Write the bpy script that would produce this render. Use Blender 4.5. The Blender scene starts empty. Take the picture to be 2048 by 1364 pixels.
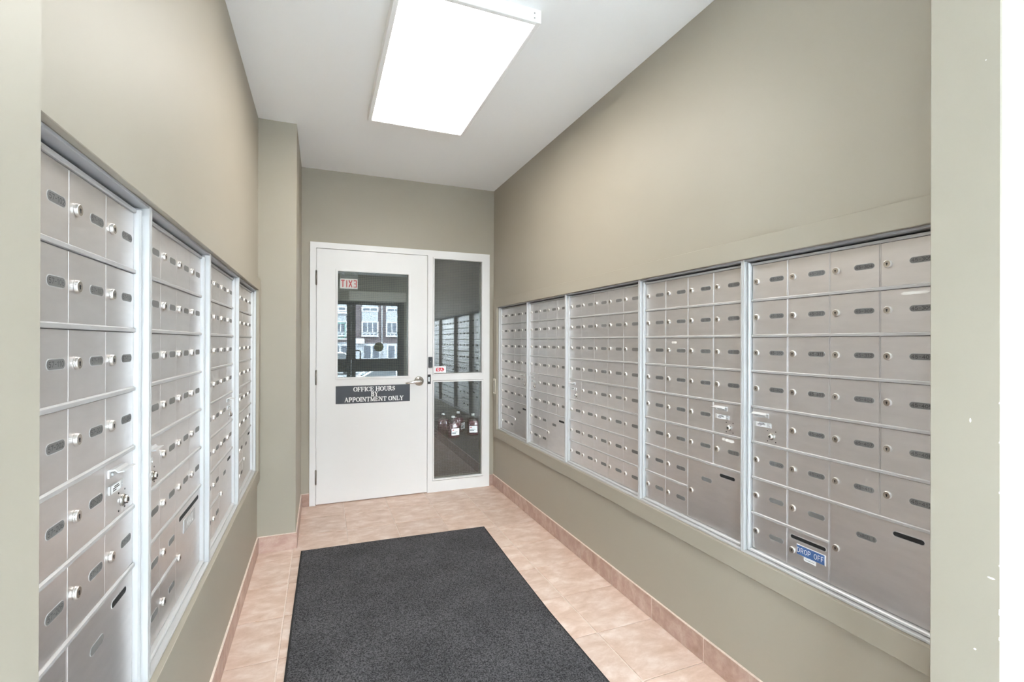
import bpy, bmesh, math, random
from mathutils import Matrix, Vector
random.seed(7)
SC = bpy.context.scene
COL = SC.collection
PI = math.pi

# ------------------------------------------------------------------ camera
F_PX, YAW, PITCH, ROLL, CAM_H = 951.92, 0.3809, 0.0016, 0.0026, 1.3028
cam_data = bpy.data.cameras.new('camera')
cam_data.sensor_fit = 'HORIZONTAL'
cam_data.sensor_width = 36.0
cam_data.lens = F_PX / 2048 * 36.0
cam_data.clip_start = 0.02
cam_data.clip_end = 300
cam = bpy.data.objects.new('camera', cam_data)
COL.objects.link(cam)
fwd = Vector((math.sin(YAW) * math.cos(PITCH), math.cos(YAW) * math.cos(PITCH), math.sin(PITCH)))
right = Vector((math.cos(YAW), -math.sin(YAW), 0))
up = right.cross(fwd)
r2 = right * math.cos(ROLL) + up * math.sin(ROLL)
u2 = up * math.cos(ROLL) - right * math.sin(ROLL)
m = Matrix((r2, u2, -fwd)).transposed().to_4x4()
m.translation = Vector((0, 0, CAM_H))
cam.matrix_world = m
SC.camera = cam

# ------------------------------------------------------------------ world, exposure
world = bpy.data.worlds.new('overcast_sky')
SC.world = world
world.use_nodes = True
bg = world.node_tree.nodes['Background']
bg.inputs[0].default_value = (0.80, 0.90, 1.0, 1)
bg.inputs[1].default_value = 21.0
SC.view_settings.view_transform = 'Standard'
SC.view_settings.look = 'None'
SC.view_settings.gamma = 1.0
SC.view_settings.use_curve_mapping = False
SC.view_settings.exposure = 1.0
SC.cycles.diffuse_bounces = 10
SC.cycles.max_bounces = 16
LENS_STRENGTH = 8.3          # mail room ceiling light
VEST_FILL_STRENGTH = 5.0          # unseen fill lights added in the entry vestibule

# ------------------------------------------------------------------ materials
def srgb(r, g, b):
    f = lambda c: (c / 255 / 12.92) if c / 255 <= 0.04045 else ((c / 255 + 0.055) / 1.055) ** 2.4
    return (f(r), f(g), f(b), 1)

def mat(name, color, rough=0.5, metal=0.0, spec=None, coat=0.0, noise=0.0, nscale=20.0, bump=0.0, bscale=200.0, stretch=None):
    mt = bpy.data.materials.new(name)
    mt.use_nodes = True
    nt = mt.node_tree
    p = nt.nodes['Principled BSDF']
    p.inputs['Base Color'].default_value = color
    p.inputs['Roughness'].default_value = rough
    p.inputs['Metallic'].default_value = metal
    if spec is not None:
        p.inputs['Specular IOR Level'].default_value = spec
    if coat:
        p.inputs['Coat Weight'].default_value = coat
    if noise or bump:
        tc = nt.nodes.new('ShaderNodeTexCoord')
        mp = nt.nodes.new('ShaderNodeMapping')
        if stretch:
            mp.inputs['Scale'].default_value = stretch
        geo = nt.nodes.new('ShaderNodeNewGeometry')
        nt.links.new(geo.outputs['Position'], mp.inputs['Vector'])
    if noise:
        n = nt.nodes.new('ShaderNodeTexNoise')
        n.inputs['Scale'].default_value = nscale
        n.inputs['Detail'].default_value = 4
        nt.links.new(mp.outputs[0], n.inputs['Vector'])
        mr = nt.nodes.new('ShaderNodeMapRange')
        mr.inputs['From Min'].default_value = 0.3
        mr.inputs['From Max'].default_value = 0.7
        mr.inputs['To Min'].default_value = 1 - noise
        mr.inputs['To Max'].default_value = 1 + noise
        nt.links.new(n.outputs['Fac'], mr.inputs['Value'])
        vm = nt.nodes.new('ShaderNodeVectorMath')
        vm.operation = 'SCALE'
        vm.inputs[0].default_value = color[:3]
        nt.links.new(mr.outputs[0], vm.inputs['Scale'])
        nt.links.new(vm.outputs[0], p.inputs['Base Color'])
    if bump:
        n2 = nt.nodes.new('ShaderNodeTexNoise')
        n2.inputs['Scale'].default_value = bscale
        n2.inputs['Detail'].default_value = 3
        nt.links.new(mp.outputs[0], n2.inputs['Vector'])
        b = nt.nodes.new('ShaderNodeBump')
        b.inputs['Strength'].default_value = bump
        b.inputs['Distance'].default_value = 0.002
        nt.links.new(n2.outputs['Fac'], b.inputs['Height'])
        nt.links.new(b.outputs[0], p.inputs['Normal'])
    return mt

def emit(name, color, strength):
    mt = bpy.data.materials.new(name)
    mt.use_nodes = True
    nt = mt.node_tree
    nt.nodes.remove(nt.nodes['Principled BSDF'])
    e = nt.nodes.new('ShaderNodeEmission')
    e.inputs[0].default_value = color
    e.inputs[1].default_value = strength
    nt.links.new(e.outputs[0], nt.nodes['Material Output'].inputs[0])
    return mt

def glass(name, refl, tint):
    mt = bpy.data.materials.new(name)
    mt.use_nodes = True
    nt = mt.node_tree
    nt.nodes.remove(nt.nodes['Principled BSDF'])
    t = nt.nodes.new('ShaderNodeBsdfTransparent')
    t.inputs[0].default_value = tint
    g = nt.nodes.new('ShaderNodeBsdfGlossy')
    g.inputs['Roughness'].default_value = 0.0
    g.inputs[0].default_value = (0.95, 0.98, 0.97, 1)
    mx = nt.nodes.new('ShaderNodeMixShader')
    mx.inputs[0].default_value = refl
    nt.links.new(t.outputs[0], mx.inputs[1])
    nt.links.new(g.outputs[0], mx.inputs[2])
    nt.links.new(mx.outputs[0], nt.nodes['Material Output'].inputs[0])
    return mt

def tile_mat(name, c1, c2, c3, rough=0.42):
    """mottled ceramic: soft diagonal clouds, each tile shifted by its own random number"""
    mt = bpy.data.materials.new(name)
    mt.use_nodes = True
    nt = mt.node_tree
    p = nt.nodes['Principled BSDF']
    p.inputs['Roughness'].default_value = rough
    geo = nt.nodes.new('ShaderNodeNewGeometry')
    oi = nt.nodes.new('ShaderNodeObjectInfo')
    off = nt.nodes.new('ShaderNodeVectorMath')
    off.operation = 'MULTIPLY_ADD'
    comb = nt.nodes.new('ShaderNodeCombineXYZ')
    nt.links.new(oi.outputs['Random'], comb.inputs[0])
    nt.links.new(oi.outputs['Random'], comb.inputs[1])
    nt.links.new(comb.outputs[0], off.inputs[0])
    off.inputs[1].default_value = (37, 53, 11)
    nt.links.new(geo.outputs['Position'], off.inputs[2])
    mp = nt.nodes.new('ShaderNodeMapping')
    mp.inputs['Rotation'].default_value = (0, 0, 0.7)
    mp.inputs['Scale'].default_value = (1.0, 1.75, 1.6)
    nt.links.new(off.outputs[0], mp.inputs[0])
    n = nt.nodes.new('ShaderNodeTexNoise')
    n.inputs['Scale'].default_value = 8.0
    n.inputs['Detail'].default_value = 8
    n.inputs['Roughness'].default_value = 0.66
    n.inputs['Distortion'].default_value = 0.35
    nt.links.new(mp.outputs[0], n.inputs['Vector'])
    cr = nt.nodes.new('ShaderNodeValToRGB')
    cr.color_ramp.elements[0].position = 0.30
    cr.color_ramp.elements[0].color = c1
    cr.color_ramp.elements[1].position = 0.72
    cr.color_ramp.elements[1].color = c3
    e = cr.color_ramp.elements.new(0.5)
    e.color = c2
    nt.links.new(n.outputs['Fac'], cr.inputs[0])
    mr = nt.nodes.new('ShaderNodeMapRange')
    mr.inputs['To Min'].default_value = 0.93
    mr.inputs['To Max'].default_value = 1.06
    nt.links.new(oi.outputs['Random'], mr.inputs['Value'])
    vm = nt.nodes.new('ShaderNodeVectorMath')
    vm.operation = 'SCALE'
    nt.links.new(cr.outputs[0], vm.inputs[0])
    nt.links.new(mr.outputs[0], vm.inputs['Scale'])
    nt.links.new(vm.outputs[0], p.inputs['Base Color'])
    return mt

PAINT = mat('sage_paint', (0.365, 0.328, 0.264, 1), rough=0.5, spec=0.4, noise=0.015, nscale=3.0)
CEIL = mat('ceiling_paint', (0.93, 0.925, 0.92, 1), rough=0.9)
WHITE = mat('white_door_paint', (0.80, 0.785, 0.77, 1), rough=0.38)
FIXT = mat('fixture_enamel', (0.90, 0.89, 0.88, 1), rough=0.4)
ALU = mat('satin_aluminium', (0.745, 0.712, 0.700, 1), rough=0.38, metal=0.88, noise=0.03, nscale=14, stretch=(1, 1, 4))
CHANSHADE = mat('shaded_channel_aluminium', (0.40, 0.40, 0.41, 1), rough=0.45, metal=0.3)  # shade of the downward soffit put into a darker aluminium
ALUF = mat('frame_aluminium', (0.57, 0.565, 0.56, 1), rough=0.4, metal=0.25)
ALUR = mat('rail_aluminium', (0.50, 0.488, 0.482, 1), rough=0.45, metal=0.4)
NICKEL = mat('nickel_lock', (0.84, 0.82, 0.79, 1), rough=0.28, metal=1.0)
NICKELF = mat('lock_face', (0.58, 0.53, 0.48, 1), rough=0.3, metal=1.0)
STEEL = mat('brushed_steel', (0.55, 0.53, 0.50, 1), rough=0.3, metal=1.0)
CHROME = mat('satin_chrome', (0.8, 0.8, 0.79, 1), rough=0.18, metal=1.0)
DARKSTEEL = mat('hinge_steel', (0.30, 0.28, 0.25, 1), rough=0.35, metal=1.0)
CARCSHADE = mat('shaded_carcass_steel', (0.10, 0.10, 0.10, 1), rough=0.6, metal=0.3)  # interior shade put into the colour so door gaps read as dark lines
LABEL = mat('label_grey', (0.165, 0.158, 0.152, 1), rough=0.6, spec=0.25)
ENGRAVE = mat('engraving', (0.025, 0.024, 0.022, 1), rough=0.6)
BLACK = mat('slot_black', (0.006, 0.006, 0.007, 1), rough=0.7)
BLKPLASTIC = mat('black_plastic', (0.018, 0.018, 0.018, 1), rough=0.35)
PAPER = mat('white_paper', (0.86, 0.86, 0.86, 1), rough=0.7)
SLATE = mat('slate_sign', (0.060, 0.066, 0.078, 1), rough=0.5)
SIGNWHITE = mat('sign_white', (0.88, 0.88, 0.87, 1), rough=0.5)
BLUE = mat('blue_tape', (0.055, 0.125, 0.31, 1), rough=0.4)
RED = mat('emblem_red', (0.66, 0.05, 0.07, 1), rough=0.45)
TAPE = mat('tape_white', (0.85, 0.82, 0.78, 1), rough=0.6)
PLASTICW = mat('cream_plastic', (0.72, 0.68, 0.58, 1), rough=0.4)
VTILE = mat('bounce_grey_tile', (0.72, 0.73, 0.74, 1), rough=0.5)  # invented pale finish on the unseen vestibule floor, bounces light to the ceiling
OFFWHITE = mat('bounce_white_paint', (0.78, 0.79, 0.79, 1), rough=0.6)  # unseen vestibule side walls, made pale to bounce more light
TILE = tile_mat('floor_tile', srgb(198, 168, 148), srgb(214, 188, 172), srgb(234, 217, 206))
BTILE = tile_mat('base_tile', srgb(160, 128, 113), srgb(180, 150, 136), srgb(202, 178, 166))
GROUT = mat('grout', srgb(226, 210, 198), rough=0.9, noise=0.08, nscale=60)
WIRE = mat('wire', (0.15, 0.135, 0.08, 1), rough=0.5, metal=0.3)
GLASS = glass('wired_glass', 0.105, (0.64, 0.655, 0.65, 1))
ENTRYGLASS = glass('entry_glass', 0.03, (0.96, 0.98, 0.98, 1))
LENS = emit('diffuser_glow', (1.0, 0.965, 0.90, 1), LENS_STRENGTH)
VESTFILL = emit('vestibule_fill_glow', (0.82, 0.91, 1.0, 1), VEST_FILL_STRENGTH)
DARKALU = mat('dark_bronze_aluminium', (0.022, 0.026, 0.022, 1), rough=0.4)
BACKLIT = mat('backlit_yellow_decal', (0.11, 0.10, 0.02, 1), rough=0.6)  # yellow sticker, its backlit darkness put into the colour
EXITW = mat('exit_housing', (0.70, 0.70, 0.66, 1), rough=0.5)
EXITLIT = emit('exit_lit_face', (1.0, 0.97, 0.9, 1), 2.2)
EXITRED = emit('exit_lit_red', (1.0, 0.10, 0.12, 1), 1.6)
OPERATOR = mat('operator_cover', (0.78, 0.72, 0.62, 1), rough=0.5)
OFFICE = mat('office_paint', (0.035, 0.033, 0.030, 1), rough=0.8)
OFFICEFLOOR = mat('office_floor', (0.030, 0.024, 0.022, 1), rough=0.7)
FLUID = mat('pink_fluid', (0.13, 0.045, 0.058, 1), rough=0.2)
JUGP = glass('jug_plastic', 0.06, (0.90, 0.86, 0.86, 1))
ASPHALT = mat('asphalt', (0.16, 0.16, 0.165, 1), rough=0.9, noise=0.1, nscale=3)
CONCRETE = mat('concrete', (0.55, 0.56, 0.56, 1), rough=0.9)
BRICKM = mat('brown_brick', (0.105, 0.083, 0.087, 1), rough=0.9, noise=0.15, nscale=2.5, stretch=(1, 1, 6))
SIDING = mat('grey_siding', (0.29, 0.30, 0.325, 1), rough=0.7)
TRIMW = mat('white_trim', (0.44, 0.445, 0.465, 1), rough=0.6)
PANE = mat('far_window_pane', (0.07, 0.08, 0.10, 1), rough=0.25, spec=0.3)
TEAL = mat('teal_rail', (0.12, 0.24, 0.20, 1), rough=0.4)
CARW = mat('white_car_paint', (0.48, 0.49, 0.50, 1), rough=0.2, coat=0.5)
CARG = mat('silver_car_paint', (0.42, 0.46, 0.52, 1), rough=0.2, coat=0.5)
CARGL = mat('car_glass', (0.03, 0.035, 0.04, 1), rough=0.05)
RUBBER = mat('black_rubber', (0.015, 0.015, 0.016, 1), rough=0.75)
SHINGLE = mat('roof_shingle', (0.09, 0.09, 0.10, 1), rough=0.9)

def mat_carpet():
    mt = mat('mat_pile', (0.07, 0.07, 0.075, 1), rough=0.95, spec=0.15)
    nt = mt.node_tree
    p = nt.nodes['Principled BSDF']
    geo = nt.nodes.new('ShaderNodeNewGeometry')
    n = nt.nodes.new('ShaderNodeTexNoise')
    n.inputs['Scale'].default_value = 190
    n.inputs['Detail'].default_value = 2
    n.inputs['Roughness'].default_value = 0.7
    nt.links.new(geo.outputs['Position'], n.inputs['Vector'])
    big = nt.nodes.new('ShaderNodeTexNoise')
    big.inputs['Scale'].default_value = 4
    big.inputs['Detail'].default_value = 5
    nt.links.new(geo.outputs['Position'], big.inputs['Vector'])
    cr = nt.nodes.new('ShaderNodeValToRGB')
    cr.color_ramp.elements[0].position = 0.36
    cr.color_ramp.elements[0].color = (0.020, 0.020, 0.022, 1)
    cr.color_ramp.elements[1].position = 0.68
    cr.color_ramp.elements[1].color = (0.14, 0.136, 0.142, 1)
    nt.links.new(n.outputs['Fac'], cr.inputs[0])
    mr = nt.nodes.new('ShaderNodeMapRange')
    mr.inputs['From Min'].default_value = 0.35
    mr.inputs['From Max'].default_value = 0.65
    mr.inputs['To Min'].default_value = 0.86
    mr.inputs['To Max'].default_value = 1.12
    nt.links.new(big.outputs['Fac'], mr.inputs['Value'])
    vm = nt.nodes.new('ShaderNodeVectorMath')
    vm.operation = 'SCALE'
    nt.links.new(cr.outputs[0], vm.inputs[0])
    nt.links.new(mr.outputs[0], vm.inputs['Scale'])
    nt.links.new(vm.outputs[0], p.inputs['Base Color'])
    b = nt.nodes.new('ShaderNodeBump')
    b.inputs['Strength'].default_value = 0.8
    b.inputs['Distance'].default_value = 0.003
    nt.links.new(n.outputs['Fac'], b.inputs['Height'])
    nt.links.new(b.outputs[0], p.inputs['Normal'])
    return mt
PILE = mat_carpet()

# ------------------------------------------------------------------ mesh helpers
class MB:
    """collects shapes and links them as one mesh object"""
    def __init__(self):
        self.v, self.f, self.mi, self.sm = [], [], [], []
    def add(self, vs, fs, mi=0, smooth=False):
        o = len(self.v)
        self.v += [tuple(p) for p in vs]
        for f in fs:
            self.f.append([i + o for i in f])
            self.mi.append(mi)
            self.sm.append(smooth)
        return self
    def box(self, x0, x1, y0, y1, z0, z1, mi=0, ch=0.0):
        if x0 > x1: x0, x1 = x1, x0
        if y0 > y1: y0, y1 = y1, y0
        if z0 > z1: z0, z1 = z1, z0
        if ch <= 0:
            vs = [(x0, y0, z0), (x1, y0, z0), (x1, y1, z0), (x0, y1, z0), (x0, y0, z1), (x1, y0, z1), (x1, y1, z1), (x0, y1, z1)]
            fs = [(3, 2, 1, 0), (4, 5, 6, 7), (0, 1, 5, 4), (1, 2, 6, 5), (2, 3, 7, 6), (3, 0, 4, 7)]
            return self.add(vs, fs, mi)
        bm = bmesh.new()
        bmesh.ops.create_cube(bm, size=1)
        for v in bm.verts:
            v.co = Vector(((x0 + x1) / 2 + v.co.x * (x1 - x0), (y0 + y1) / 2 + v.co.y * (y1 - y0), (z0 + z1) / 2 + v.co.z * (z1 - z0)))
        bmesh.ops.bevel(bm, geom=bm.edges[:], offset=ch, segments=1, affect='EDGES')
        return self.bm(bm, mi)
    def bm(self, bm, mi=0, smooth=False):
        bm.verts.index_update()
        self.add([v.co for v in bm.verts], [[v.index for v in f.verts] for f in bm.faces], mi, smooth)
        bm.free()
        return self
    def prism(self, poly, axis, a, b, mi=0):
        """poly: list of 2d points; axis 'x','y','z' = extrusion axis"""
        n = len(poly)
        def P(p, t):
            if axis == 'x': return (t, p[0], p[1])
            if axis == 'y': return (p[0], t, p[1])
            return (p[0], p[1], t)
        vs = [P(p, a) for p in poly] + [P(p, b) for p in poly]
        fs = [list(range(n)), [n + i for i in reversed(range(n))]] + [(i, n + i, n + (i + 1) % n, (i + 1) % n) for i in range(n)]
        bm = bmesh.new()
        bv = [bm.verts.new(p) for p in vs]
        for f in fs: bm.faces.new([bv[i] for i in f])
        bmesh.ops.recalc_face_normals(bm, faces=bm.faces[:])
        return self.bm(bm, mi)
    def lathe(self, prof, cx, cy, cz, axis='y', n=20, mi=0, smooth=True, mis=None):
        """prof: list of (r, t) along the axis"""
        vs, fs = [], []
        for (r, t) in prof:
            for k in range(n):
                a = 2 * PI * k / n
                c, s = r * math.cos(a), r * math.sin(a)
                vs.append({'y': (cx + c, cy + t, cz + s), 'z': (cx + c, cy + s, cz + t), 'x': (cx + t, cy + c, cz + s)}[axis])
        o = len(self.v)
        self.v += vs
        for i in range(len(prof) - 1):
            for k in range(n):
                self.f.append([o + i * n + k, o + i * n + (k + 1) % n, o + (i + 1) * n + (k + 1) % n, o + (i + 1) * n + k])
                self.mi.append(mis[i] if mis else mi)
                self.sm.append(smooth)
        for i, rev in ((0, True), (len(prof) - 1, False)):
            if prof[i][0] > 1e-6:
                f = [o + i * n + k for k in range(n)]
                self.f.append(f[::-1] if rev else f)
                self.mi.append((mis[min(i, len(mis) - 1)] if mis else mi))
                self.sm.append(False)
        return self
    def tube(self, pts, r, n=10, mi=0):
        pts = [Vector(p) for p in pts]
        rings = []
        for i, p in enumerate(pts):
            d = (pts[min(i + 1, len(pts) - 1)] - pts[max(i - 1, 0)]).normalized()
            ref = Vector((0, 0, 1)) if abs(d.z) < 0.9 else Vector((0, 1, 0))
            a = d.cross(ref).normalized()
            b = d.cross(a)
            rr = r[i] if isinstance(r, (list, tuple)) else r
            rings.append([p + (a * math.cos(2 * PI * k / n) + b * math.sin(2 * PI * k / n)) * rr for k in range(n)])
        vs = [v for ring in rings for v in ring]
        fs = []
        for i in range(len(pts) - 1):
            for k in range(n):
                fs.append((i * n + k, i * n + (k + 1) % n, (i + 1) * n + (k + 1) % n, (i + 1) * n + k))
        self.add(vs, fs, mi, True)
        self.add(rings[0], [list(range(n))], mi)
        self.add(rings[-1], [list(range(n))[::-1]], mi)
        return self
    def mesh(self, name, mats):
        me = bpy.data.meshes.new(name)
        me.from_pydata(self.v, [], self.f)
        for mt in (mats if isinstance(mats, (list, tuple)) else [mats]):
            me.materials.append(mt)
        me.polygons.foreach_set('material_index', self.mi)
        me.polygons.foreach_set('use_smooth', self.sm)
        bm = bmesh.new()
        bm.from_mesh(me)
        bmesh.ops.recalc_face_normals(bm, faces=bm.faces[:])
        bm.to_mesh(me)
        bm.free()
        me.update()
        return me
    def obj(self, name, mats, parent=None, loc=(0, 0, 0), rz=0):
        return link(name, self.mesh(name, mats), parent, loc, rz)

def link(name, me, parent=None, loc=(0, 0, 0), rz=0):
    o = bpy.data.objects.new(name, me)
    COL.objects.link(o)
    o.parent = parent
    o.location = loc
    o.rotation_euler = (0, 0, rz)
    return o

def tag(o, label=None, cat=None, group=None, kind=None):
    if label: o['label'] = label
    if cat: o['category'] = cat
    if group: o['group'] = group
    if kind: o['kind'] = kind
    return o

def thing(name, label, cat, loc=(0, 0, 0), rz=0, group=None):
    o = link(name, None, None, loc, rz)
    return tag(o, label, cat, group)

def struct(o):
    o['kind'] = 'structure'
    return o

# ---- stroke lettering: each glyph is a list of (polyline, relative pen width) in a box w x 1
def arc(cx, cy, rx, ry, a0, a1, n=10):
    return [(cx + rx * math.cos(math.radians(a0 + (a1 - a0) * i / n)), cy + ry * math.sin(math.radians(a0 + (a1 - a0) * i / n))) for i in range(n + 1)]
SANS = {
 '0': (.6, [arc(.3, .5, .3, .5, 0, 360, 18)]),
 '1': (.4, [[(.05, .8), (.25, 1), (.25, 0)]]),
 '2': (.6, [arc(.3, .7, .28, .3, 160, -30, 9) + [(0, 0), (.6, 0)]]),
 '3': (.6, [arc(.28, .74, .27, .26, 150, -90, 9), arc(.28, .25, .3, .25, 90, -150, 9)]),
 '4': (.6, [[(.45, 0), (.45, 1), (0, .3), (.62, .3)]]),
 '5': (.6, [[(.55, 1), (.1, 1), (.06, .56)] + arc(.28, .32, .3, .32, 125, -150, 10)]),
 '6': (.6, [arc(.3, .3, .29, .3, 0, 360, 14), arc(.45, .35, .45, .65, 180, 100, 6)]),
 '7': (.6, [[(0, 1), (.6, 1), (.2, 0)]]),
 '8': (.6, [arc(.3, .75, .24, .25, 0, 360, 14), arc(.3, .25, .3, .25, 0, 360, 14)]),
 '9': (.6, [arc(.3, .7, .29, .3, 0, 360, 14), arc(.15, .65, .44, .65, 0, -80, 6)]),
 '-': (.5, [[(.05, .5), (.45, .5)]]),
 ' ': (.35, []),
 'D': (.6, [[(0, 0), (0, 1), (.25, 1)] + arc(.25, .5, .35, .5, 90, -90, 10) + [(0, 0)]]),
 'R': (.6, [[(0, 0), (0, 1), (.3, 1)] + arc(.3, .74, .28, .26, 90, -90, 8) + [(0, .48)], [(.28, .48), (.6, 0)]]),
 'O': (.66, [arc(.33, .5, .33, .5, 0, 360, 20)]),
 'P': (.58, [[(0, 0), (0, 1), (.3, 1)] + arc(.3, .73, .28, .27, 90, -90, 8) + [(0, .46)]]),
 'F': (.5, [[(.5, 1), (0, 1), (0, 0)], [(0, .52), (.42, .52)]]),
 'A': (.62, [[(0, 0), (.31, 1), (.62, 0)], [(.11, .34), (.51, .34)]]),
 'C': (.6, [arc(.33, .5, .33, .5, 45, 315, 14)]),
 'E': (.5, [[(.5, 1), (0, 1), (0, 0), (.5, 0)], [(0, .52), (.42, .52)]]),
 'L': (.48, [[(0, 1), (0, 0), (.48, 0)]]),
 'M': (.74, [[(0, 0), (0, 1), (.37, .3), (.74, 1), (.74, 0)]]),
 'I': (.12, [[(.06, 0), (.06, 1)]]),
 'X': (.6, [[(0, 0), (.6, 1)], [(0, 1), (.6, 0)]]),
 'T': (.6, [[(0, 1), (.6, 1)], [(.3, 1), (.3, 0)]]),
 'G': (.66, [arc(.33, .5, .33, .5, 45, 340, 14) + [(.64, .46), (.36, .46)]]),
}
TH, TN = 1.0, 0.5
def _sf(x, y, w=.24):   # a serif
    return ([(x - w / 2, y), (x + w / 2, y)], .36)
SERIF = {
 'O': (.86, [(arc(.43, .5, .36, .48, 50, 130, 6), TN), (arc(.43, .5, .36, .48, 130, 230, 8), TH), (arc(.43, .5, .36, .48, 230, 310, 6), TN), (arc(.43, .5, .36, .48, -50, 50, 8), TH)]),
 'F': (.70, [([(.16, 0), (.16, 1)], TH), ([(.05, .98), (.64, .98)], TN), ([(.64, .99), (.66, .76)], TN), ([(.16, .5), (.46, .5)], TN), ([(.46, .62), (.46, .38)], TN), _sf(.16, .02, .34), _sf(.1, .98)]),
 'I': (.38, [([(.19, 0), (.19, 1)], TH), _sf(.19, .02, .36), _sf(.19, .98, .36)]),
 'C': (.80, [(arc(.43, .5, .36, .48, 40, 130, 6), TN), (arc(.43, .5, .36, .48, 130, 230, 8), TH), (arc(.43, .5, .36, .48, 230, 325, 7), TN), ([(.70, .98), (.72, .70)], TN)]),
 'E': (.76, [([(.16, 0), (.16, 1)], TH), ([(.05, .98), (.66, .98)], TN), ([(.66, .99), (.68, .76)], TN), ([(.16, .5), (.48, .5)], TN), ([(.48, .62), (.48, .38)], TN), ([(.05, .02), (.68, .02)], TN), ([(.68, .02), (.71, .27)], TN)]),
 'H': (.94, [([(.18, 0), (.18, 1)], TH), ([(.76, 0), (.76, 1)], TH), ([(.18, .5), (.76, .5)], TN), _sf(.18, .02, .34), _sf(.18, .98, .34), _sf(.76, .02, .34), _sf(.76, .98, .34)]),
 'U': (.90, [([(.18, 1), (.18, .3)], TH), (arc(.455, .32, .275, .31, 180, 360, 10), .55), ([(.73, 1), (.73, .3)], TN), _sf(.18, .98, .34), _sf(.73, .98, .28)]),
 'R': (.86, [([(.16, 0), (.16, 1)], TH), ([(.05, .98), (.42, .98)], TN), (arc(.42, .74, .2, .24, 90, -90, 8), TH), ([(.42, .49), (.16, .49)], TN), ([(.40, .49), (.72, .02)], TH), ([(.68, .02), (.84, .02)], TN), _sf(.16, .02, .34)]),
 'S': (.66, [(arc(.34, .74, .22, .24, 40, 180, 7), TN), ([(.13, .74), (.2, .6), (.48, .42), (.55, .27)], TH), (arc(.32, .27, .23, .25, 0, -140, 7), TN), ([(.54, .97), (.56, .72)], TN), ([(.10, .04), (.09, .30)], TN)]),
 'B': (.80, [([(.16, 0), (.16, 1)], TH), ([(.05, .98), (.42, .98)], TN), (arc(.42, .75, .18, .23, 90, -90, 8), TH), ([(.44, .52), (.16, .52)], TN), (arc(.44, .27, .22, .25, 90, -90, 8), TH), ([(.05, .02), (.46, .02)], TN)]),
 'Y': (.86, [([(.14, .98), (.43, .46)], TH), ([(.74, .98), (.43, .46)], TN), ([(.43, .5), (.43, 0)], TH), _sf(.16, .98, .32), _sf(.74, .98, .26), _sf(.43, .02, .34)]),
 'A': (.88, [([(.14, .02), (.42, .98)], TN), ([(.42, .98), (.74, .02)], TH), ([(.24, .34), (.62, .34)], TN), _sf(.14, .02, .26), _sf(.74, .02, .32)]),
 'P': (.76, [([(.16, 0), (.16, 1)], TH), ([(.05, .98), (.42, .98)], TN), (arc(.42, .72, .21, .26, 90, -90, 8), TH), ([(.42, .45), (.16, .45)], TN), _sf(.16, .02, .34)]),
 'N': (.92, [([(.17, 0), (.17, .98)], TN), ([(.17, .98), (.74, .03)], TH), ([(.74, 0), (.74, 1)], TN), _sf(.15, .98, .28), _sf(.17, .02, .28), _sf(.74, .98, .28)]),
 'T': (.80, [([(.40, 0), (.40, 1)], TH), ([(.06, .98), (.74, .98)], TN), ([(.06, .99), (.04, .74)], TN), ([(.74, .99), (.76, .74)], TN), _sf(.40, .02, .36)]),
 'M': (1.08, [([(.17, 0), (.17, .98)], TN), ([(.17, .98), (.52, .06)], TH), ([(.52, .06), (.87, .98)], TN), ([(.88, 0), (.88, 1)], TH), _sf(.15, .98, .26), _sf(.17, .02, .28), _sf(.88, .98, .28), _sf(.88, .02, .34)]),
 'L': (.72, [([(.16, 0), (.16, 1)], TH), ([(.05, .02), (.64, .02)], TN), ([(.64, .02), (.67, .28)], TN), _sf(.16, .98, .34)]),
 ' ': (.34, []),
}
def text_width(s, h, font, gap):
    return sum(font[c][0] * h + gap * h for c in s) - gap * h
def ribbon(mb, pts, hw, y, mi):
    """one flat stroke with shared, mitred corners, facing -y"""
    q = [pts[0]]
    for p in pts[1:]:
        if (p - q[-1]).length > 1e-6: q.append(p)
    closed = len(q) > 3 and (q[0] - q[-1]).length < 1e-6
    if closed: q = q[:-1]
    n = len(q)
    if n < 2: return
    if not closed:
        a, b = (q[0] - q[1]).normalized(), (q[-1] - q[-2]).normalized()
        q[0] = q[0] + a * hw * 0.7
        q[-1] = q[-1] + b * hw * 0.7
    vs = []
    for i in range(n):
        d0 = (q[i] - q[i - 1]).normalized() if (i > 0 or closed) else None
        d1 = (q[(i + 1) % n] - q[i]).normalized() if (i < n - 1 or closed) else None
        d0 = d0 or d1
        d1 = d1 or d0
        n0, n1 = Vector((-d0.y, d0.x)), Vector((-d1.y, d1.x))
        mv = n0 + n1
        mv = mv.normalized() if mv.length > 1e-4 else n0
        k = min(1 / max(mv.dot(n0), 0.3), 2.2) * hw
        vs.append((q[i].x + mv.x * k, y, q[i].y + mv.y * k))
        vs.append((q[i].x - mv.x * k, y, q[i].y - mv.y * k))
    fs = [(2 * i, 2 * i + 1, (2 * i + 3) % (2 * n), (2 * i + 2) % (2 * n)) for i in range(n if closed else n - 1)]
    mb.add(vs, fs, mi)

def letter(mb, s, x, z, h, y, pen, font=SANS, gap=.22, mi=0, center=True, xs=1.0):
    """flat strokes facing -y on the plane y; each stroke of a glyph a hair in front of the last"""
    if center:
        x -= text_width(s, h, font, gap) * xs / 2
    for ch in s:
        w, strokes = font[ch]
        for k, st in enumerate(strokes):
            pl, wd = (st if isinstance(st, tuple) else (st, 1.0))
            ribbon(mb, [Vector((x + p[0] * h * xs, z + p[1] * h)) for p in pl], pen * wd / 2, y - k * 0.00006, mi)
        x += (w + gap) * h * xs
    return mb

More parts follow.
